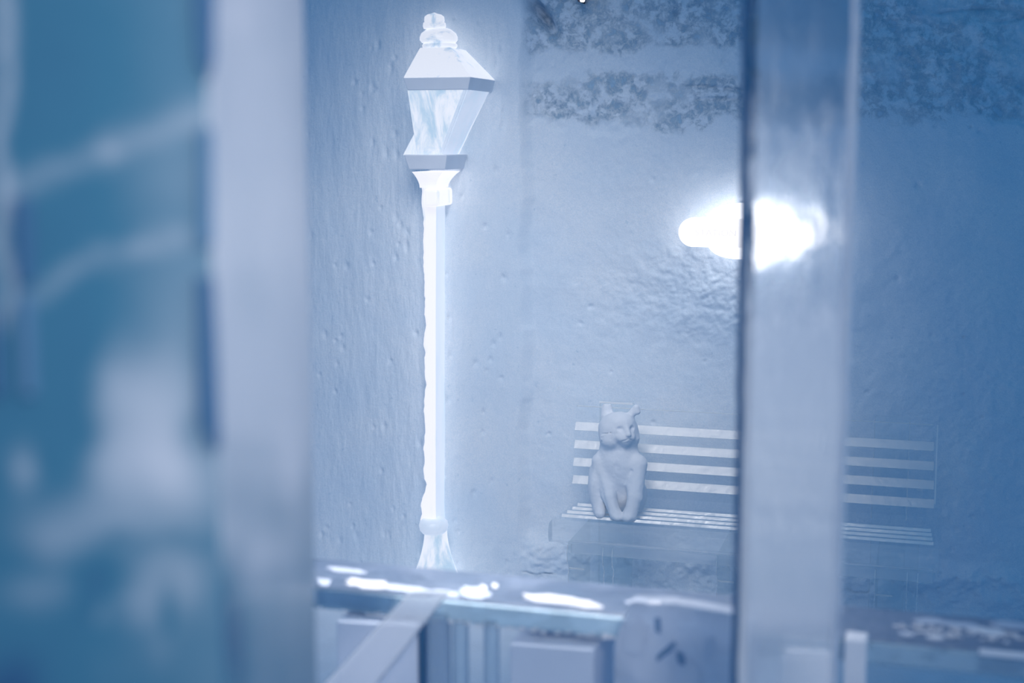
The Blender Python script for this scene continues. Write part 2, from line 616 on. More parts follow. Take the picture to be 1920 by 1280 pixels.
# lower collar
m = MB()
a, b = at_y(757, 318, 5.17), at_y(838, 290, 5.17)
m.frustum((a.x + 0.015, b.x - 0.014, 5.185, WY), (a.x, b.x, 5.17, WY), a.z, b.z)
parts.append(m.build('lower_collar', M_collar, bevel=0.004))
# lantern body: four-sided, tapering down; front pane and side pane
zt, zb = at_y(820, 168, 5.13).z, at_y(820, 291, 5.17).z
xl_t, xr_t = at_y(764, 168, 5.12).x, at_y(873, 168, 5.12).x
xl_b, xr_b = at_y(782, 291, 5.19).x, at_y(826, 291, 5.19).x
m = MB()
m.frustum((xl_b, xr_b, 5.19, WY), (xl_t, xr_t, 5.12, WY), zb, zt)
parts.append(m.build('lantern_body', M_lantern))
# corner frames of the lantern
def bar(p, q, w, name, mat):
    m = MB()
    p, q = Vector(p), Vector(q)
    pts = [p + Vector(o) * w for o in ((-1, -1, 0), (1, -1, 0), (1, 1, 0), (-1, 1, 0))]
    m.extrude(pts, q - p)
    return m.build(name, mat, bevel=0.002)
parts.append(bar((xr_b, 5.192, zb), (xr_t - 0.002, 5.124, zt), 0.0065, 'corner_bar', M_lantern_side))
m = MB()
m.extrude([(xr_b + 0.001, 5.205, zb), (xr_t + 0.001, 5.137, zt), (xr_t + 0.001, 5.40, zt), (xr_b + 0.001, 5.36, zb)], (0.004, 0, 0))
parts.append(m.build('side_pane', M_lantern_side))
# wing of frost that sticks out at the lower left
m = MB()
w = [at_y(*p, 5.22) for p in ((755, 291), (770, 262), (782, 240), (786, 291))]
m.extrude(w, (0, 0.2, 0))
parts.append(m.build('frost_wing', M_lantern, bevel=0.003))
# upper collar
m = MB()
a, b = at_y(756, 169, 5.10), at_y(882, 146, 5.10)
m.frustum((a.x + 0.012, b.x - 0.014, 5.112, WY), (a.x, b.x, 5.10, WY), a.z, b.z + 0.004)
parts.append(m.build('upper_collar', M_collar, bevel=0.003))
roof0 = (a.x, b.x, 5.10, WY)
rz0 = b.z + 0.004
# hipped roof
zt2 = at_y(820, 88, 5.2).z
xl, xr = at_y(786, 88, 5.22).x, at_y(843, 88, 5.22).x
m = MB()
m.frustum(roof0, (xl, xr, 5.225, WY), rz0, zt2)
parts.append(m.build('lantern_roof', M_roofglow, bevel=0.003))
# stacked finial
def zrow(py):
    return at_y(825, py, 5.27).z
cx = at_y(818, 70, 5.30).x
m = MB()
m.lathe([(0.001, zrow(90)), (0.062, zrow(89)), (0.068, zrow(86)), (0.069, zrow(82)), (0.064, zrow(79)), (0.05, zrow(78)), (0.001, zrow(77))], cx, 5.34)
parts.append(m.build('finial_ring', M_roofglow, smooth=True))
m = MB()
m.lathe([(0.001, zrow(80)), (0.066, zrow(78)), (0.074, zrow(73)), (0.074, zrow(67)), (0.068, zrow(60)), (0.050, zrow(53)), (0.034, zrow(50)), (0.001, zrow(49))], cx - 0.004, 5.34)
parts.append(m.build('finial_dome', M_roofglow, smooth=True))
m = MB()
cx2 = at_y(808, 40, 5.30).x
m.lathe([(0.001, zrow(52)), (0.046, zrow(51)), (0.050, zrow(46)), (0.048, zrow(40)), (0.042, zrow(38)), (0.044, zrow(36)), (0.042, zrow(28)), (0.030, zrow(24)), (0.012, zrow(22)), (0.001, zrow(20))], cx2, 5.34, sx=0.9)
parts.append(m.build('finial_cap', M_roofglow, smooth=True))
# ring and bell foot
cxb = at_y(806, 985, 5.31).x
def zb_(py):
    return at_y(806, py, 5.27).z
m = MB()
m.lathe([(0.001, zb_(1001)), (0.050, zb_(1001)), (0.060, zb_(996)), (0.064, zb_(988)), (0.061, zb_(981)), (0.050, zb_(976)), (0.001, zb_(976))], cxb + 0.020, 5.30, sx=0.92)
parts.append(m.build('base_ring', M_lantern_side, smooth=True))
m = MB()
prof = [(0.001, 0.0)]
for k in range(16):
    t_ = k / 15
    py = 1120 - t_ * 120
    zz_ = max(0.0, zb_(py))
    r = 0.046 + 0.085 * (1 - t_) ** 1.7
    prof.append((r, zz_))
prof.append((0.001, zb_(1000)))
m.lathe(prof, cxb + 0.022, 5.32)
parts.append(m.build('bell_foot', M_lantern, smooth=True))
adopt(lamp, *parts)

# ------------------------------------------------------------------ illuminated sign
SY0 = 5.335
M_sign = glow('brightly lit white sign face', (0.97, 0.965, 1.0), 2.3, base=(0.3, 0.3, 0.3))
M_bar_face = glow('evenly lit name bar', (0.95, 0.94, 0.98), 1.7, base=(0.1, 0.1, 0.1))
M_letter = glow('faint raised letters', (0.90, 0.885, 0.945), 0.98, base=(0.05, 0.05, 0.05))
sign = thing('station_sign', 'brightly lit white wall sign, oval disc crossed by a round-ended bar', 'sign', (-0.68, 5.40, 1.46))
S0 = at_y(1272, 435, SY0)
half_bar = 0.27
scx = S0.x + half_bar
scz = at_y(1272, 435, SY0).z
def superpts(cx, cz, rx, rz, p, n=64):
    out = []
    for k in range(n):
        a_ = 2 * math.pi * k / n
        c_, s_ = math.cos(a_), math.sin(a_)
        out.append((cx + rx * math.copysign(abs(c_) ** (2 / p), c_), cz + rz * math.copysign(abs(s_) ** (2 / p), s_)))
    return out
ps = 490.0
oval_l = at_y(1323, 408, SY0).x
ztop, zbot = at_y(1390, 381, SY0).z, at_y(1390, 487, SY0).z
ocz = (ztop + zbot) / 2
m = MB()
m.extrude([(p[0], SY0 + 0.012, p[1]) for p in superpts(scx, ocz, scx - oval_l, (ztop - zbot) / 2, 3.1)], (0, 0.045, 0))
o1 = m.build('oval_disc', M_sign, bevel=0.003)
m = MB()
bt, bb = at_y(1350, 409, SY0).z, at_y(1310, 463, SY0).z
bh = (bt - bb) / 2
bc = (bt + bb) / 2
pts = []
for k in range(25):
    a_ = math.pi / 2 + math.pi * k / 24
    pts.append((scx - half_bar + bh + bh * math.cos(a_), SY0, bc + bh * math.sin(a_)))
for k in range(25):
    a_ = -math.pi / 2 + math.pi * k / 24
    pts.append((scx + half_bar - bh + bh * math.cos(a_), SY0, bc + bh * math.sin(a_)))
m.extrude(pts, (0, 0.05, 0))
o2 = m.build('name_bar', M_bar_face, bevel=0.003)
m = MB()
m.box(oval_l + 0.006, 2 * scx - oval_l - 0.006, SY0 - 0.002, SY0 + 0.004, bc + bh - 0.001, bc + bh + 0.0025)
o3 = m.build('bright_rim', M_sign)
adopt(sign, o3)
adopt(sign, o1, o2)
cu = bpy.data.curves.new('letters', 'FONT')
cu.body = 'STATION'
cu.size = 0.0330
cu.extrude = 0.0012
cu.align_x = 'LEFT'
tmp = bpy.data.objects.new('letters_tmp', cu)
sc.collection.objects.link(tmp)
dg = bpy.context.evaluated_depsgraph_get()
me = bpy.data.meshes.new_from_object(tmp.evaluated_get(dg))
bpy.data.objects.remove(tmp)
lx = [v.co.x for v in me.vertices]
w0, w1 = min(lx), max(lx)
L0, L1 = at_y(1304, 436, SY0), at_y(1380, 436, SY0)
sxl = (L1.x - L0.x) / (w1 - w0)
lz = at_y(1342, 442, SY0).z
for v in me.vertices:
    v.co = Vector((L0.x + (v.co.x - w0) * sxl, SY0 - 0.001 - v.co.z * 1.0, lz + v.co.y))
me.materials.clear()
me.materials.append(M_letter)
lt = bpy.data.objects.new('lettering', me)
sc.collection.objects.link(lt)
adopt(sign, lt)
for q in (-0.065, 0.065):
    m = MB()
    m.box(scx + q - 0.015, scx + q + 0.015, SY0 + 0.04, 5.46, ocz - 0.02, ocz + 0.02)
    adopt(sign, m.build('wall_bracket', M_collar))

# ------------------------------------------------------------------ tiny spotlight at the top of the wall
M_led = glow('small white lamp lens', (1, 1, 1), 2.0)
M_black = snow('dark lamp housing', (0.02, 0.02, 0.05), 0.1, 30, 0.5)
p = at_y(1092, 0, 5.36)
sl = thing('spotlight', 'tiny bright white spotlight with dark housing at the top edge of the wall', 'spotlight', (p.x, 5.36, p.z))
m = MB()
m.lathe([(0.001, p.z - 0.008), (0.007, p.z - 0.0075), (0.0095, p.z - 0.003), (0.010, p.z + 0.012), (0.001, p.z + 0.012)], p.x, 5.36)
o1 = m.build('lens', M_led, smooth=True)
m = MB()
m.lathe([(0.001, p.z + 0.010), (0.013, p.z + 0.010), (0.014, p.z + 0.06), (0.008, p.z + 0.07), (0.001, p.z + 0.07)], p.x, 5.36)
m.box(p.x - 0.016, p.x - 0.0125, 5.35, 5.47, p.z - 0.006, p.z + 0.05)
o2 = m.build('housing', M_black)
adopt(sl, o1, o2)

# ------------------------------------------------------------------ bench of clear ice slats
M_clear = ice('clear bench ice', clear=0.982, tint=(0.99, 0.996, 0.999), frost=(0.7, 0.82, 0.93), rough=0.06, refr=0.01, bump=0.1, gloss=0.12)
M_leg = ice('thick bench end ice', clear=0.96, tint=(0.975, 0.992, 0.996), frost=(0.95, 0.98, 1.0), lucent=0.4, rough=0.08, refr=0.08, bump=0.3, scale=10, gloss=0.2)
M_frost = ice('frosted slat top', clear=0.56, tint=(0.99, 0.995, 1), frost=(0.97, 0.985, 1.0), rough=0.34, refr=0.05, bump=0.10, scale=30, lucent=0.0, spec=0.075)
M_edge = ice('white edge highlight', clear=0.05, lucent=0.0, frost=(1.0, 1.0, 1.0), rough=0.3, refr=0.2, bump=0.2, spec=0.25)
bench = thing('ice_bench', 'clear ice park bench with slatted seat and back below the lit sign', 'bench', (-0.63, 5.08, 0.0))
bp = []
BX0, BX1 = -1.312, 0.055
# seat slats
SZ = 0.415
ny = 5
d0, d1 = 4.965, 5.255
pitch_ = (d1 - d0) / ny
for k in range(ny):
    y0 = d0 + k * pitch_
    m = MB()
    m.box(BX0 + 0.006 * k, BX1 - 0.003 * k, y0 + 0.004, y0 + pitch_ - 0.010, SZ - 0.034, SZ)
    s_ = m.build('seat_slat', M_clear, bevel=0.004)
    bp.append(s_)
    if k:
        m = MB()
        m.extrude([(BX0 + 0.012 + 0.006 * k, y_, z_) for y_, z_ in ((y0 - 0.002, SZ - 0.006), (y0 + 0.0052, SZ + 0.003), (y0 + 0.009, SZ + 0.003), (y0 + 0.009, SZ - 0.006))], (BX1 - BX0 - 0.022 - 0.009 * k, 0, 0))
        e = m.build('slat_edge', M_edge)  # white strip drawn for the highlight along each seat slat
        bp.append(e)
# rounded front rail
m = MB()
prof = [(4.965, SZ), (4.93, SZ - 0.002), (4.915, SZ - 0.012), (4.908, SZ - 0.03), (4.908, SZ - 0.055), (4.918, SZ - 0.075), (4.965, SZ - 0.08)]
m.extrude([(BX0 - 0.004, y, z_) for y, z_ in prof], (BX1 - BX0 + 0.012, 0, 0))
M_rail = ice('pale front rail ice', clear=0.84, tint=(0.985, 0.993, 0.998), frost=(0.97, 0.985, 1.0), rough=0.15, refr=0.03, lucent=0.1, gloss=0.5)
bp.append(m.build('front_rail', M_rail, bevel=0.003))
m = MB()
m.box(BX0 + 0.07, BX1 - 0.01, 4.955, 4.985, SZ - 0.125, SZ - 0.078)
M_apron = ice('pale apron ice', clear=0.76, tint=(0.99, 0.995, 1), frost=(0.97, 0.985, 1.0), rough=0.3, refr=0.02, lucent=0.1, gloss=0.15)
bp.append(m.build('apron', M_apron, bevel=0.004))
# back slats, each with a sloping frosted upper face
zt = [0.787, 0.722, 0.650, 0.580, 0.510]
for k, z0 in enumerate(zt):
    y0 = 5.255 - 0.0 * k
    hgt = 0.050
    xa, xb = -1.30 - 0.003 * k, 0.030 + 0.003 * k
    m = MB()
    if k == 0:
        pr = [(y0, z0), (y0 + 0.03, z0), (y0 + 0.03, z0 - hgt), (y0, z0 - hgt)]
        m.extrude([(xa, a_, b_) for a_, b_ in pr], (xb - xa, 0, 0))
        bp.append(m.build('back_slat', M_clear, bevel=0.003))
        m = MB()
        m.box(xa + 0.004, xb - 0.004, y0 + 0.002, y0 + 0.01, z0, z0 + 0.003)
        bp.append(m.build('slat_edge', M_frost))
    else:
        # chamfer 0.03 m high over 0.03 m deep
        pr = [(y0 - 0.004, z0 - 0.028), (y0 + 0.014, z0), (y0 + 0.034, z0), (y0 + 0.034, z0 - hgt - 0.012), (y0 - 0.004, z0 - hgt - 0.012)]
        m.extrude([(xa, a_, b_) for a_, b_ in pr], (xb - xa, 0, 0))
        bp.append(m.build('back_slat', M_clear))
        m = MB()
        pr = [(y0 - 0.007, z0 - 0.027), (y0 + 0.012, z0 + 0.002), (y0 + 0.010, z0 + 0.003), (y0 - 0.009, z0 - 0.026)]
        m.extrude([(xa + 0.002, a_, b_) for a_, b_ in pr], (xb - xa - 0.004, 0, 0))
        bp.append(m.build('slat_edge', M_frost))
# upright posts behind the back
def post(x0, x1, z0, z1, nm='back_post'):
    m = MB()
    m.box(x0, x1, 5.292, 5.335, z0, z1)
    return m.build(nm, M_leg, bevel=0.004)
for (pa, pb) in ((1124, 1186), (1640, 1706)):
    xa, xb = at_y(pa, 800, 5.30).x, at_y(pb, 800, 5.30).x
    bp.append(post(xa, xb, 0.0, 0.800))
bp.append(post(-0.66, -0.53, 0.0, 0.795))
# bright rim on top of the post behind the cat
m = MB()
pa, pb = at_y(1124, 760, 5.295), at_y(1186, 760, 5.295)
m.box(pa.x, pb.x, 5.290, 5.30, 0.798, 0.804)
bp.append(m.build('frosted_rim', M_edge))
# carved end panels / legs
def leg(x0, x1, nm='leg'):
    prof = [(4.935, 0.34), (4.925, 0.30), (4.93, 0.265), (4.955, 0.24), (4.955, 0.222), (4.945, 0.215), (4.95, 0.18),
            (4.975, 0.13), (4.985, 0.08), (4.985, 0.0), (5.30, 0.0), (5.30, 0.34)]
    m = MB()
    m.extrude([(x0, a_, b_) for a_, b_ in prof], (x1 - x0, 0, 0))
    return m.build(nm, M_leg, bevel=0.004)
for (pa, pb) in ((1066, 1150), (1345, 1425), (1642, 1722)):
    xa, xb = at_y(pa, 1050, 4.95).x, at_y(pb, 1050, 4.95).x
    bp.append(leg(xa, xb))
    m = MB()
    m.box(xa + 0.004, xa + 0.06, 4.946, 4.956, 0.234, 0.238)
    bp.append(m.build('step_glint', M_frost))  # pale strip painted for a small glint on the leg
def edge_line(name, pts, w, mat):
    m = MB()
    for p, q in zip(pts[:-1], pts[1:]):
        p, q = Vector(p), Vector(q)
        m.extrude([p + Vector(o) * w for o in ((-1, -1, 0), (1, -1, 0), (1, 1, 0), (-1, 1, 0))] if abs((q - p).z) > 0.003 else
                  [p + Vector(o) * w for o in ((-1, 0, -1), (1, 0, -1), (1, 0, 1), (-1, 0, 1))], q - p)
    return m.build(name, mat)


for (pa, pb) in ((1066, 1150), (1345, 1425), (1642, 1722)):
    xa, xb = at_y(pa, 1050, 4.95).x, at_y(pb, 1050, 4.95).x
    for xe in (xa, xb - 0.035, xb):
        bp.append(edge_line('ground_edge', [(xe, y_, z_) for y_, z_ in ((4.935, 0.33), (4.925, 0.30), (4.93, 0.265), (4.955, 0.24), (4.955, 0.222), (4.945, 0.215), (4.95, 0.18), (4.975, 0.13), (4.985, 0.08), (4.985, 0.0))], 0.0012, M_frost))
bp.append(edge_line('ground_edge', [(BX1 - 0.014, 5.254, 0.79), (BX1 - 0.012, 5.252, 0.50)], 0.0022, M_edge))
bp.append(edge_line('ground_edge', [(at_y(1706, 800, 5.30).x, 5.29, 0.79), (at_y(1706, 800, 5.30).x, 5.29, 0.42)], 0.0015, M_frost))
bp.append(edge_line('ground_edge', [(at_y(1640, 800, 5.30).x, 5.29, 0.79), (at_y(1640, 800, 5.30).x, 5.29, 0.42)], 0.0010, M_frost))
adopt(bench, *bp)

# ------------------------------------------------------------------ cat carved from snow, as one continuous surface
def surface_nets(D, org, h):
    nx, ny_, nz = D.shape
    S = D < 0
    c = [S[i:nx - 1 + i, j:ny_ - 1 + j, k:nz - 1 + k] for i in (0, 1) for j in (0, 1) for k in (0, 1)]
    cnt = sum(a.astype(int) for a in c)
    act = (cnt > 0) & (cnt < 8)
    idx = -np.ones(act.shape, int)
    I = np.argwhere(act)
    idx[act] = np.arange(len(I))
    acc = np.zeros((len(I), 3))
    num = np.zeros(len(I))
    cor = [(i, j, k) for i in (0, 1) for j in (0, 1) for k in (0, 1)]
    for a in cor:
        for b in cor:
            if sum(abs(p - q) for p, q in zip(a, b)) == 1 and a < b:
                da = D[I[:, 0] + a[0], I[:, 1] + a[1], I[:, 2] + a[2]]
                db = D[I[:, 0] + b[0], I[:, 1] + b[1], I[:, 2] + b[2]]
                cr = (da < 0) != (db < 0)
                t = np.where(cr, da / np.where(np.abs(da - db) < 1e-12, 1, da - db), 0)
                P = np.array(a)[None] + t[:, None] * (np.array(b) - np.array(a))[None]
                acc += P * cr[:, None]
                num += cr
    V = (I + acc / num[:, None]) * h + org
    Fs = []
    for ax in range(3):
        sl0 = [slice(None)] * 3
        sl1 = [slice(None)] * 3
        sl0[ax] = slice(0, -1)
        sl1[ax] = slice(1, None)
        A, B = S[tuple(sl0)], S[tuple(sl1)]
        E = np.argwhere(A != B)
        o1, o2 = [(1, 2), (2, 0), (0, 1)][ax]
        ok = (E[:, o1] > 0) & (E[:, o2] > 0) & (E[:, o1] < act.shape[o1]) & (E[:, o2] < act.shape[o2])
        E = E[ok]
        q = []
        for (u, w) in ((-1, -1), (0, -1), (0, 0), (-1, 0)):
            e = E.copy()
            e[:, o1] += u
            e[:, o2] += w
            q.append(idx[e[:, 0], e[:, 1], e[:, 2]])
        q = np.stack(q, 1)
        inside = A[E[:, 0], E[:, 1], E[:, 2]]
        q[~inside] = q[~inside][:, ::-1]
        Fs.append(q)
    return V, np.concatenate(Fs)


def build_cat():
    h = 0.0026
    # local frame: x right, y away from the camera, z up; base at z=0
    gx, gy, gz = np.arange(-0.16, 0.16, h), np.arange(-0.17, 0.17, h), np.arange(-0.02, 0.47, h)
    X, Y, Z = np.meshgrid(gx, gy, gz, indexing='ij')
    P = np.stack([X, Y, Z], -1).astype(np.float32)

    def rot(v, rz, rx=0):
        c, s = math.cos(rz), math.sin(rz)
        v = np.stack([c * v[..., 0] + s * v[..., 1], -s * v[..., 0] + c * v[..., 1], v[..., 2]], -1)
        if rx:
            c, s = math.cos(rx), math.sin(rx)
            v = np.stack([v[..., 0], c * v[..., 1] + s * v[..., 2], -s * v[..., 1] + c * v[..., 2]], -1)
        return v

    def ell(c, r, rz=0, rx=0):
        v = rot(P - np.array(c, np.float32), rz, rx)
        r = np.array(r, np.float32)
        k = np.sqrt(((v / r) ** 2).sum(-1))
        k2 = np.sqrt(((v / (r * r)) ** 2).sum(-1)) + 1e-6
        return k * (k - 1) / k2

    def cap(a, b, ra, rb):
        a, b = np.array(a, np.float32), np.array(b, np.float32)
        ab = b - a
        t = np.clip(((P - a) @ ab) / (ab @ ab), 0, 1)
        return np.sqrt(((P - a - t[..., None] * ab) ** 2).sum(-1)) - (ra + (rb - ra) * t)

    def U(a, b, k):
        hh = np.clip(0.5 + 0.5 * (b - a) / k, 0, 1)
        return b * (1 - hh) + a * hh - k * hh * (1 - hh)

    def cut(a, b, k):
        return -U(-a, b, k)

    # torso: upright chest and round haunches
    d = ell((-0.008, 0.035, 0.12), (0.085, 0.085, 0.125))
    d = U(d, ell((0.0, 0.0, 0.185), (0.088, 0.064, 0.088)), 0.03)           # chest / shoulders
    d = U(d, cap((-0.004, 0.008, 0.225), (-0.006, 0.008, 0.31), 0.070, 0.068), 0.03)   # neck ruff
    # haunch on the left with its knee, folded hind leg and paw
    d = U(d, ell((-0.078, 0.000, 0.105), (0.036, 0.075, 0.095)), 0.012)
    d = U(d, cap((-0.082, -0.005, 0.165), (-0.060, -0.055, 0.03), 0.030, 0.024), 0.015)
    d = U(d, cap((-0.050, -0.075, 0.014), (-0.072, -0.02, 0.02), 0.020, 0.024), 0.012)
    d = U(d, ell((0.068, 0.03, 0.065), (0.028, 0.065, 0.065)), 0.012)
    # front legs: shoulders wide, paws together
    d = U(d, cap((-0.066, -0.020, 0.205), (-0.020, -0.062, 0.085), 0.033, 0.026), 0.014)
    d = U(d, cap((-0.020, -0.062, 0.085), (0.012, -0.078, 0.016), 0.026, 0.024), 0.010)
    d = U(d, cap((0.076, -0.015, 0.205), (0.074, -0.050, 0.085), 0.036, 0.030), 0.014)
    d = U(d, cap((0.074, -0.050, 0.085), (0.064, -0.070, 0.018), 0.030, 0.027), 0.010)
    d = U(d, ell((0.024, -0.092, 0.012), (0.022, 0.026, 0.015)), 0.008)
    d = U(d, ell((0.060, -0.090, 0.012), (0.022, 0.026, 0.016)), 0.008)
    # hollow between the front legs under the chest and crease behind the left foreleg
    d = cut(d, ell((0.030, -0.085, 0.085), (0.020, 0.045, 0.05)), 0.012)
    d = cut(d, cap((-0.062, -0.075, 0.155), (-0.022, -0.10, 0.030), 0.007, 0.009), 0.010)
    d = cut(d, cap((0.010, -0.075, 0.20), (0.022, -0.09, 0.13), 0.006, 0.010), 0.012)
    d = cut(d, cap((0.062, -0.055, 0.185), (0.036, -0.085, 0.13), 0.005, 0.008), 0.010)
    # head, turned to its left (our right)
    hr = math.radians(42)
    hx, hy, hz = 0.0, -0.012, 0.335
    def H(v):   # head-local to cat-local
        c, s = math.cos(hr), math.sin(hr)
        return (hx + c * v[0] - s * v[1], hy + s * v[0] + c * v[1], hz + v[2])
    head = ell(H((0, 0.004, 0)), (0.073, 0.074, 0.064), hr)
    head = U(head, ell(H((-0.040, -0.012, -0.035)), (0.036, 0.040, 0.034), hr), 0.02)
    head = U(head, ell(H((0.040, -0.012, -0.035)), (0.036, 0.040, 0.034), hr), 0.02)
    head = U(head, ell(H((0, -0.02, 0.036)), (0.044, 0.044, 0.026), hr), 0.02)      # brow
    head = U(head, ell(H((0, -0.060, -0.020)), (0.038, 0.026, 0.024), hr), 0.012)   # muzzle
    head = U(head, cap(H((0, -0.058, 0.024)), H((0, -0.082, -0.004)), 0.012, 0.010), 0.008)  # nose bridge
    head = U(head, ell(H((0, -0.060, -0.040)), (0.018, 0.016, 0.011), hr), 0.008)   # chin
    head = U(head, ell(H((0, -0.086, -0.006)), (0.010, 0.006, 0.006), hr), 0.004)
    for s in (-1, 1):
        head = cut(head, ell(H((s * 0.028, -0.072, 0.014)), (0.015, 0.016, 0.010), hr), 0.006)
        head = cut(head, cap(H((0, -0.088, -0.022)), H((s * 0.024, -0.076, -0.032)), 0.0025, 0.002), 0.004)
    # fur creases on the near cheek
    for q in range(3):
        head = cut(head, cap(H((-0.052, -0.045, -0.002 - q * 0.012)), H((-0.076, -0.012, -0.012 - q * 0.014)), 0.0022, 0.0018), 0.004)
    d = U(d, head, 0.018)
    # ears: tall, rounded tips
    earl = U(ell((-0.052, 0.010, 0.395), (0.021, 0.012, 0.042), 0.25), ell((-0.046, 0.004, 0.372), (0.027, 0.016, 0.028)), 0.012)
    earl = np.maximum(earl, Z - 0.4245)
    earl = cut(earl, ell((-0.034, -0.006, 0.402), (0.012, 0.010, 0.026)), 0.006)
    earr = U(cap((0.036, 0.0, 0.380), (0.062, 0.004, 0.418), 0.017, 0.0115), cap((0.062, 0.004, 0.418), (0.067, 0.004, 0.405), 0.012, 0.012), 0.008)
    d = U(d, earl, 0.008)
    d = U(d, earr, 0.008)
    d = U(d, cap((-0.10, 0.06, 0.018), (-0.03, 0.12, 0.018), 0.020, 0.018), 0.01)   # tail round the back
    d += 0.0009 * fbm(X * 40, Y * 40, 3, 0.6, 31, Z * 40)
    d = np.maximum(d, -(Z + 0.001))
    V, Q = surface_nets(d, np.array([gx[0], gy[0], gz[0]]), h)
    return V, Q


M_cat = snow('packed white snow', (0.86, 0.89, 0.94), 0.25, 70, 0.8)
V, Q = build_cat()
cat = fast_mesh('cat_sculpture', V, Q, M_cat)
cp = at_y(1157, 975, 5.08)
cat.location = (cp.x, 5.105, SZ + 0.0015)
cat.scale = (1.0, 1.0, 0.97)
cat.rotation_euler = (0, 0, math.radians(-4))
tag(cat, 'white snow cat sculpture sitting upright on the left end of the ice bench', 'sculpture')

# ------------------------------------------------------------------ milky ice pillar standing in front of the counter
M_pillar = cloudy_clear('milky pillar ice', (0.90, 0.92, 0.97), (0.97, 0.985, 1.0))
M_pedge = ice('pillar edge painted dark', clear=0.25, tint=(0.6, 0.8, 0.95), frost=(0.16, 0.33, 0.52), rough=0.1, refr=0.6, bump=0.2, gloss=0.4)  # dark blue colour stands in for dark internal reflection at this edge
M_pedge2 = ice('pale clear pillar edge', clear=0.3, frost=(0.9, 0.93, 1.0), rough=0.1, refr=0.5, bump=0.3, gloss=0.6)
PY = 2.12
pillar = thing('ice_post', 'tall square milky ice pillar standing in front of the bench and sign', 'post', (-0.2, PY + 0.06, 0))
def px_x(px, py, y):
    return at_y(px, py, y).x
xl0, xl1 = px_x(1390, 0, PY), px_x(1368, 1280, PY)
xr0, xr1 = px_x(1607, 0, PY), px_x(1566, 1280, PY)
zt_, zb2 = at_y(1500, 0, PY).z, at_y(1500, 1280, PY).z
def xlz(z_):
    return xl1 + (xl0 - xl1) * (z_ - zb2) / (zt_ - zb2)
def xrz(z_):
    return xr1 + (xr0 - xr1) * (z_ - zb2) / (zt_ - zb2)
ew = 0.013
def prism(fn, z0, z1, n, name, mat, jit=0.0015, seed=0):
    zs = np.linspace(z0, z1, n)
    vs, fs = [], []
    for k, z_ in enumerate(zs):
        ring = fn(z_)
        j = jit * float(fbm(np.array([z_ * 9.0]), np.array([seed + 0.5]), 4, 0.6, seed)[0])
        vs += [(r[0] + j, r[1], z_) for r in ring]
    r = len(ring)
    for k in range(n - 1):
        for i in range(r):
            fs.append((k * r + i, k * r + (i + 1) % r, (k + 1) * r + (i + 1) % r, (k + 1) * r + i))
    fs += [tuple(range(r))[::-1], tuple(range((n - 1) * r, n * r))]
    return link(name, vs, fs, mat)
def body_ring(z_):
    a_, b_ = xlz(z_) + ew, xrz(z_)
    n_ = 26
    return [(a_ + (b_ - a_) * k / n_, PY) for k in range(n_ + 1)] + [(b_, PY + 0.12), (a_, PY + 0.12)]


pb = prism(body_ring, 0, 2.9, 260, 'pillar_body', M_pillar)


def pillar_cloud(co):
    x, y = pix(co)
    backside = co[:, 1] > PY + 0.05
    n_ = fbm(x / 22, y / 70, 4, 0.6, 81)
    c = 0.02 + 0.18 * sstep(y, 150, 330) + 0.36 * sstep(y, 480, 640) + 0.05 * sstep(y, 640, 800)
    c += 0.22 * sstep(n_, 0.0, 0.8) * np.exp(-((y - 330) / 190) ** 2)  # milky streaks painted for the sign's light scattering in the pillar
    c += 0.30 * sstep(fbm(x / 16, y / 60, 4, 0.6, 83), 0.15, 0.8) * np.exp(-((y - 560) / 60) ** 2)
    c -= 0.25 * np.exp(-(((x - 1465) / 85) ** 4 + ((y - 440) / 62) ** 4))
    c += 0.12 * np.exp(-((x - 1415) / 25) ** 2) * sstep(y, 120, 300) * (1 - sstep(y, 380, 420))  # glow streak above the sign, painted as milk
    c -= 0.22 * sstep(y, 1150, 1200) * (x > 1400)
    c += 0.25 * (sstep(fbm(x / 12, y / 80, 3, 0.5, 88), 0.2, 0.7) - 0.3) * np.exp(-((y - 380) / 260) ** 2)
    return np.where(backside, 0.05, np.clip(c, 0.0, 0.95))


set_cloud(pb, pillar_cloud)
pe = prism(lambda z_: [(xlz(z_) + ew, PY), (xlz(z_) + ew, PY + 0.12), (xlz(z_), PY + 0.11), (xlz(z_), PY + 0.02)], 0, 2.9, 80, 'bevelled_edge', M_pedge)
pe2 = prism(lambda z_: [(xrz(z_) - 0.006, PY - 0.003), (xrz(z_) + 0.001, PY - 0.003), (xrz(z_) + 0.001, PY + 0.01), (xrz(z_) - 0.006, PY + 0.0)], 0, 2.9, 80, 'corner_edge', M_pedge2, 0.003, 4)
pe['label'] = 'left edge painted dark like inner reflection'
adopt(pillar, pb, pe, pe2)

# ------------------------------------------------------------------ ice counter crossing the foreground
M_top = ice('wet counter ice', clear=0.42, tint=(0.85, 0.93, 0.98), frost=(0.38, 0.46, 0.60), rough=0.12, refr=0.6, bump=0.6, scale=16, cloud=(0.35, 0.8), cloud_scale=6, gloss=0.6)
M_cfront = ice('clear counter front', clear=0.78, tint=(0.72, 0.88, 0.96), frost=(0.45, 0.65, 0.85), rough=0.05, refr=0.5, bump=0.3, gloss=0.6)
M_snowblock = snow('frosted block', (0.70, 0.76, 0.88), 0.3, 30, 0.8)
M_chip = snow('white frost and painted highlights', (0.97, 0.96, 1.0), 0.6, 50, 0.5)
counter = thing('ice_counter', 'long clear ice counter slab crossing the blurred foreground', 'counter', (-0.4, 2.6, 0.0))
CZ = 0.90
yb = 2.765
fr = at_z(640, 1106, CZ)
YF = fr.y
hb = CZ - at_y(620, 1141, YF).z
cparts = []
gxn, gyn = 260, 14
gx = np.linspace(-1.75, 0.95, gxn)
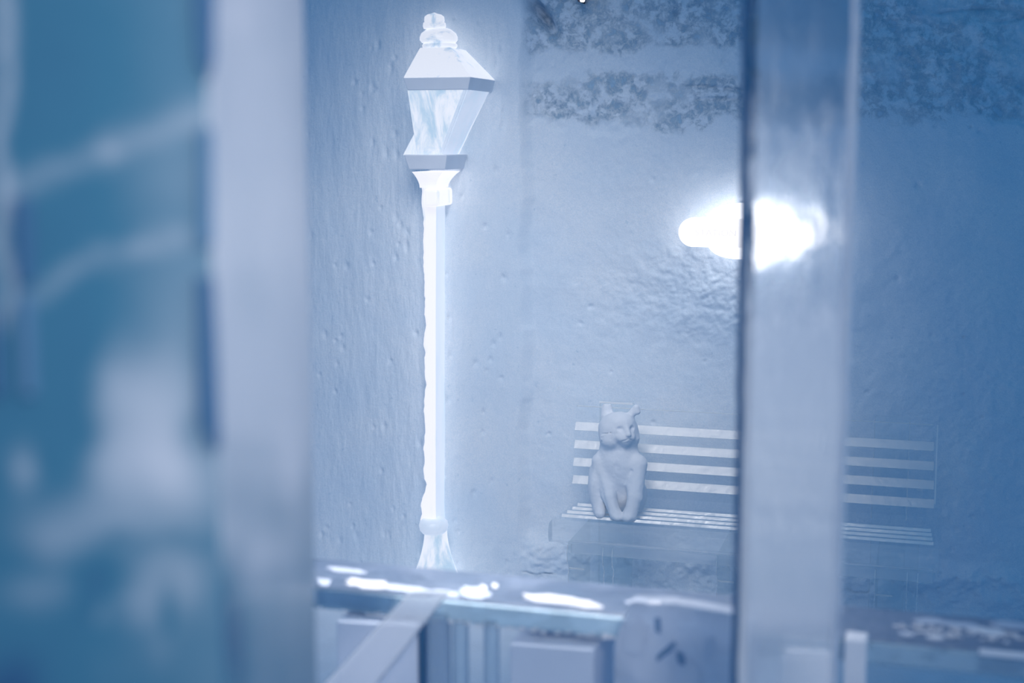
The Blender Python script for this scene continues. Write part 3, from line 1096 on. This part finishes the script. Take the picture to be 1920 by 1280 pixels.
def slab(name, y0, y1, z0, z1, mat, rough):
    m = MB()
    m.box(-1.75, 0.95, y0, y1, z0, z1)
    return m.build(name, mat, bevel=0.004)
cparts.append(slab('counter_top', YF + 0.012, yb, CZ - hb, CZ, M_top, 0))
M_lip = cloudy_clear('clear counter front', (0.66, 0.84, 0.95), (0.75, 0.9, 0.98), rough=0.06, wob=0.15, gloss=0.5)
lip = slab_grid('front_lip', (-1.75, YF - 0.002, 0), (0.95, YF - 0.002, 0), (0, 0.013, 0), CZ - hb, CZ - 0.004, 220, 6, M_lip)


def lip_cloud(co):
    x, y = pix(co)
    return 0.12 + 0.75 * sstep(x, 700, 830) - 0.55 * sstep(x, 1350, 1500) + 0.25 * sstep(fbm(x / 50, y / 30, 3, 0.5, 91), 0.1, 0.6)


set_cloud(lip, lip_cloud)
cparts.append(lip)
# crumbled frost along the lower front edge
rnd = random.Random(8)
def crumbs(x0, x1, y, z, n, r0, r1, name, mat, squash=1.0, jy=0.004, jz=0.004):
    m = MB()
    for k in range(n):
        cx_, r = rnd.uniform(x0, x1), rnd.uniform(r0, r1)
        cy_, cz_ = y + rnd.uniform(-jy, jy), z + rnd.uniform(-jz, jz)
        st = rnd.uniform(1, 3.0) * squash
        vs, fs = [], []
        for i in range(5):
            th = math.pi * i / 4
            for j in range(7):
                ph = 2 * math.pi * j / 7
                q = rnd.uniform(0.8, 1.15)
                vs.append((cx_ + st * r * q * math.sin(th) * math.cos(ph), cy_ + r * q * math.sin(th) * math.sin(ph), cz_ + r * q * math.cos(th)))
        for i in range(4):
            for j in range(7):
                fs.append((i * 7 + j, i * 7 + (j + 1) % 7, (i + 1) * 7 + (j + 1) % 7, (i + 1) * 7 + j))
        m.add(vs, fs)
    return m.build(name, mat, smooth=True)
xa, xb = at_y(580, 1140, YF).x, at_y(1300, 1190, YF).x
c1 = crumbs(xa, xb, YF - 0.004, CZ - hb, 130, 0.0012, 0.0035, 'frost_crumbs', M_chip)
c1['kind'] = 'stuff'
cparts.append(c1)
# pale patches painted for highlights on the upper front edge
def patch(pix, z, thick, name, mat):
    m = MB()
    m.extrude([at_z(a_, b_, z) for a_, b_ in pix], (0, 0, thick))
    return m.build(name, mat, bevel=0.002)
def ragged(cx_, cy_, rx_, ry_, slope, seed, n=26):
    r_ = random.Random(seed)
    out = []
    for k in range(n):
        a_ = 2 * math.pi * k / n
        q = r_.uniform(0.72, 1.12)
        ex = rx_ * q * math.copysign(abs(math.cos(a_)) ** 0.6, math.cos(a_))
        out.append((cx_ + ex, cy_ + slope * ex + ry_ * q * math.sin(a_)))
    return out


M_chip2 = snow('greyish cloud and dim highlights', (0.66, 0.72, 0.84), 0.5, 40, 0.7)
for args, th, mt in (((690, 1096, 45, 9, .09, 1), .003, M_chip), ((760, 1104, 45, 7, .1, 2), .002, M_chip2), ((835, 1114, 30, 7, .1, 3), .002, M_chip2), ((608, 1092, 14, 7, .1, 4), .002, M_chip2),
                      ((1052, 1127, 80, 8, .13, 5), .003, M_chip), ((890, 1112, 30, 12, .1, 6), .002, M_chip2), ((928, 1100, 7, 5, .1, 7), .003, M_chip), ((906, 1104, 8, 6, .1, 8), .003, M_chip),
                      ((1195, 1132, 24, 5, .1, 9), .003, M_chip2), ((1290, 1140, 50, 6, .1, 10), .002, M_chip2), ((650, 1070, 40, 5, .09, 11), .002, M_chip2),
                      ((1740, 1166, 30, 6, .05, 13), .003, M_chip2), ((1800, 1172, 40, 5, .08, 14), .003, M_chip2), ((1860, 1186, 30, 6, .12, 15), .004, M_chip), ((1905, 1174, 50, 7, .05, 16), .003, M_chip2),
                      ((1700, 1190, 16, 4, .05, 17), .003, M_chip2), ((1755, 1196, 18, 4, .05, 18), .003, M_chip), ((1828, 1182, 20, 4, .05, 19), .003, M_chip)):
    cparts.append(patch(ragged(*args), CZ, th, 'highlight_patch', mt))
xa, xb = at_z(1680, 1185, CZ).x, at_z(1925, 1195, CZ).x
c2 = crumbs(xa, xb, at_z(1800, 1190, CZ).y, CZ + 0.002, 60, 0.0015, 0.004, 'frost_crumbs', M_chip, 1, 0.03, 0.002)
c2['kind'] = 'stuff'
cparts.append(c2)
m = MB()
a, b = at_y(1835, 1220, YF), at_y(1960, 1226, YF)
m.box(a.x, b.x, YF - 0.008, YF + 0.004, a.z - 0.006, a.z + 0.005)
cparts.append(m.build('edge_highlight', M_chip, bevel=0.003))  # white strip painted for the highlight on the lower front edge
adopt(counter, *cparts)

# snow blocks under the counter
M_bar = ice('thin clear ice column', clear=0.6, tint=(0.9, 0.97, 1), frost=(0.75, 0.86, 0.97), rough=0.06, refr=0.5, bump=0.3)
def under_box(name, pix, yf, depth, mat, label, cat_, grp=None, zbase=0.0, bevel=0.004):
    (x0, y0), (x1, y1) = pix
    a, b = at_y(x0, y0, yf), at_y(x1, y1, yf)
    m = MB()
    xs0, xs1 = a.x, b.x
    m.add([(xs0, yf, 0), (xs1, yf, 0), (xs1, yf + depth, 0), (xs0, yf + depth, 0),
           (xs0, yf, a.z), (xs1, yf, b.z), (xs1, yf + depth, b.z), (xs0, yf + depth, a.z)],
          [(3, 2, 1, 0), (4, 5, 6, 7), (0, 1, 5, 4), (1, 2, 6, 5), (2, 3, 7, 6), (3, 0, 4, 7)])
    o = m.build(name, mat, bevel=bevel)
    return tag(o, label, cat_, grp)
UY = YF - 0.03
under_box('snow_block', ((630, 1164), (783, 1172)), UY, 0.2, M_snowblock, 'frosted white block under the counter, left of the two, behind the slanting ice plank', 'block')
under_box('snow_block', ((955, 1206), (1113, 1218)), UY, 0.2, M_snowblock, 'frosted white block under the counter, the one straight below the bench end', 'block')
for (xa_, xb_, yt, lab) in ((800, 838, 1150, 'clear upright ice rod under the counter just right of the left frosted block'),
                            (846, 872, 1165, 'narrow upright ice rod under the counter, middle one of three'),
                            (905, 930, 1165, 'thin upright ice rod under the counter just left of the right frosted block')):
    under_box('ice_rod', ((xa_, yt), (xb_, yt + 2)), UY + 0.02, 0.03, M_bar, lab, 'ice rod', None, bevel=0.006)
M_dark = ice('dark clear ice', clear=0.2, tint=(0.5, 0.75, 0.95), frost=(0.10, 0.25, 0.42), rough=0.1, gloss=0.3)
under_box('ice_fin', ((785, 1172), (793, 1173)), UY - 0.004, 0.02, M_dark, 'dark narrow upright ice fin beside the left frosted block', 'fin', bevel=0.001)
# big cloudy block right of centre
M_cloudy = ice('cloudy white ice lump', clear=0.2, frost=(0.80, 0.85, 0.95), rough=0.2, refr=0.6, bump=0.5, scale=8, cloud=(0.55, 0.98), cloud_scale=9)
cl = thing('cloudy_ice_block', 'large cloudy white ice block under the counter left of the milky pillar', 'block', (-0.42, YF - 0.02, 0.0))
YC = YF - 0.06
m = MB()
pts = [at_y(*q, YC) for q in ((1150, 1215), (1165, 1168), (1180, 1128), (1260, 1130), (1330, 1142), (1372, 1150), (1420, 1160))]
top = pts
bot = [Vector((p_.x, p_.y, 0.0)) for p_ in top]
m.extrude(top + bot[::-1], (0, 0.045, 0))
b1 = m.build('block_body', M_cloudy, bevel=0.006)
inc = []
M_hollow = ice('blue hollow in ice', clear=0.3, tint=(0.6, 0.8, 0.95), frost=(0.34, 0.50, 0.68), rough=0.1, gloss=0.3)
for k, (cx_, cy_, rx_, ry_, sl_) in enumerate(((1233, 1172, 6, 16, 1.0), (1250, 1220, 20, 8, -0.8), (1277, 1234, 9, 13, 0.6))):
    m = MB()
    m.extrude([at_y(a_, b_, YC - 0.002) for a_, b_ in ragged(cx_, cy_, rx_, ry_, sl_, 50 + k, 14)], (0, 0.012, 0))
    inc.append(m.build('blue_hollow', M_hollow))
for k, (cx_, cy_, rx_, ry_, sl_) in enumerate(((1200, 1134, 20, 8, 0.1), (1190, 1190, 24, 34, 0.0), (1330, 1215, 12, 20, -0.8), (1300, 1265, 14, 30, 0.3))):
    m = MB()
    m.extrude([at_y(a_, b_, YC - 0.003) for a_, b_ in ragged(cx_, cy_, rx_, ry_, sl_, 70 + k, 14)], (0, 0.012, 0))
    inc.append(m.build('white_cloud', M_chip2))
adopt(cl, b1, *inc)
# slanting rod
M_rod = ice('milky slanted ice', clear=0.55, lucent=0.45, tint=(0.98, 0.99, 1), frost=(0.97, 0.97, 1.0), rough=0.1, refr=0.4, bump=0.2, gloss=0.5)
m = MB()
YR = YF - 0.12
q0 = [at_y(560, 1330, YR), at_y(668, 1330, YR)]
q1 = [at_y(760, 1115, YR + 0.02), at_y(838, 1115, YR + 0.02)]
m.extrude([q0[0], q0[1], q1[1], q1[0]], (0, 0.03, 0))
rod = m.build('slanted_ice_plank', M_rod, bevel=0.008)
tag(rod, 'slanting milky ice plank leaning across the front of the counter', 'ice plank')
# small bright blocks right of the pillar
under_box('frost_cube', ((1584, 1198), (1626, 1202)), UY - 0.02, 0.05, M_chip, 'small bright white frost block just right of the pillar under the counter', 'block')
o = under_box('ice_shelf_block', ((1470, 1214), (1562, 1224)), UY, 0.05, M_chip, 'pale frost block seen through the foot of the milky pillar', 'block')

# ------------------------------------------------------------------ big ice block close to the lens on the left
def at_depth(px, d):
    r = ray(px, 640)
    fwd = Vector((-math.sin(YAW), math.cos(YAW), 0))
    k = d / r.dot(fwd)
    return CAM + r * k
P1, P2 = at_depth(402, 1.20), at_depth(581, 1.95)
P4 = at_depth(-160, 1.05)
for q in (P1, P2, P4):
    q.z = 0
nf = Vector((0, 0, 1)).cross(P1 - P4).normalized()
if nf.dot(Vector((CAM.x, CAM.y, 0)) - P1) < 0:
    nf = -nf
M_near = cloudy_block('blue near ice', (0.04, 0.10, 0.25, 1), (0.072, 0.235, 0.36, 1), (0.82, 0.84, 0.92, 1), 0.88)
M_slit = snow('deep blue slot', (0.07, 0.17, 0.32), 0.2, 5, 0.4)
M_slit2 = snow('mid blue slot', (0.13, 0.26, 0.42), 0.2, 5, 0.4)
block = thing('ice_block', 'huge blurred blue ice block close in the left foreground', 'ice block', (P1.x, P1.y, 0))
TOP = 2.9
front = slab_grid('blue_face', P4, P1, -nf * 0.10, 0.0, TOP, 110, 260, M_near)


def g2(x, y, cx, cy, rx, ry, p=2):
    return np.exp(-((np.abs(x - cx) / rx) ** p + (np.abs(y - cy) / ry) ** p))


def front_cloud(co):
    x, y = pix(co)
    wx = x + 14 * fbm(x / 90, y / 90, 3, 0.5, 61)
    wy = y + 14 * fbm(x / 90 + 9, y / 90, 3, 0.5, 62)
    c = -0.02 + 0.10 * sstep(x, 100, 400)
    for a, b, w_, v_ in (((30, 350), (200, 272), 24, .26), ((200, 272), (400, 212), 24, .26), ((60, 548), (180, 487), 17, .28), ((180, 487), (330, 440), 17, .28), ((4, -50), (8, 600), 14, .55)):  # sloping ones paint bands of refracted light as cloud
        c = c + v_ * np.exp(-(seg_d(wx, wy, a, b) / w_) ** 2)
    for cx, cy, rx, ry, v_, p in ((330, 330, 90, 80, .10, 2), (340, 600, 80, 160, .12, 2), (262, 800, 88, 140, .50, 4), (340, 900, 120, 90, .35, 2),
                                  (170, 985, 120, 50, .30, 2), (320, 1085, 60, 55, .34, 2), (262, 1130, 32, 26, .20, 2), (203, 1145, 15, 15, .32, 2),
                                  (42, 880, 20, 38, .42, 2), (80, 1110, 80, 36, .22, 2), (100, 1020, 60, 40, .15, 2), (300, 1205, 26, 40, .12, 2),
                                  (185, 1100, 45, 60, -.15, 2), (350, 1015, 40, 14, -.25, 2), (235, 1012, 55, 14, -.22, 2), (160, 700, 40, 120, -.08, 2),
                                  (20, 1290, 60, 60, -.4, 2), (310, 1135, 12, 60, -.2, 2)):
        c = c + v_ * g2(wx, wy, cx, cy, rx, ry, p)
    return c


set_cloud(front, front_cloud)
off = (P4 - P1).normalized() * 0.06
side = slab_grid('side_painted_lit', P1 + (P2 - P1) * 0.02, P2, off, 0.0, TOP, 90, 260, M_near)


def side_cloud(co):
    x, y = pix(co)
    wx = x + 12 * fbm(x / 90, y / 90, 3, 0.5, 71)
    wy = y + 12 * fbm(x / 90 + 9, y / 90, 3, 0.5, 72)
    c = 0.78 - 0.30 * sstep(wy, 780, 950) - 0.33 * sstep(wy, 950, 1180)  # lit side and its downward falloff painted in as milkiness
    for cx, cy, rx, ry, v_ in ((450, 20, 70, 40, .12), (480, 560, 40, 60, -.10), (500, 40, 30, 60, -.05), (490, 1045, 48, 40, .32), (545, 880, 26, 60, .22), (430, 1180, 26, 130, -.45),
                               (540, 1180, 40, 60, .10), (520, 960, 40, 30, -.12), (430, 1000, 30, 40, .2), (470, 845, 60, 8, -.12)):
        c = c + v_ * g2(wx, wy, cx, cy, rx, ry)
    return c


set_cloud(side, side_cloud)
side['label'] = 'right side of the block, painted paler as lit'
nparts = [front, side]


def fpatch(pts2, depth, name, mat, lift=0.004):
    p0 = P1 + nf * lift
    pts_ = [at_plane(a_, b_, p0, nf) for a_, b_ in pts2]
    m = MB()
    m.extrude(pts_, -nf * depth)
    return m.build(name, mat)


nparts.append(fpatch([(364, -60), (404, -60), (402, 110), (392, 150), (374, 110)], 0.02, 'dark_slot', M_slit))
nparts.append(fpatch([(378, 240), (398, 240), (400, 460), (378, 460)], 0.02, 'dark_slot', M_slit2))
nparts.append(fpatch([(374, 520), (402, 520), (414, 840), (396, 838), (376, 780)], 0.02, 'dark_slot', M_slit))
nparts.append(fpatch([(26, 372), (60, 372), (64, 530), (34, 530)], 0.02, 'dark_slot', M_slit))
nparts.append(fpatch([(36, 550), (62, 550), (68, 740), (44, 740)], 0.02, 'dark_slot', M_slit2))
nparts.append(fpatch([(-20, 580), (0, 580), (8, 740), (-20, 740)], 0.02, 'dark_slot', M_slit))
adopt(block, *nparts)
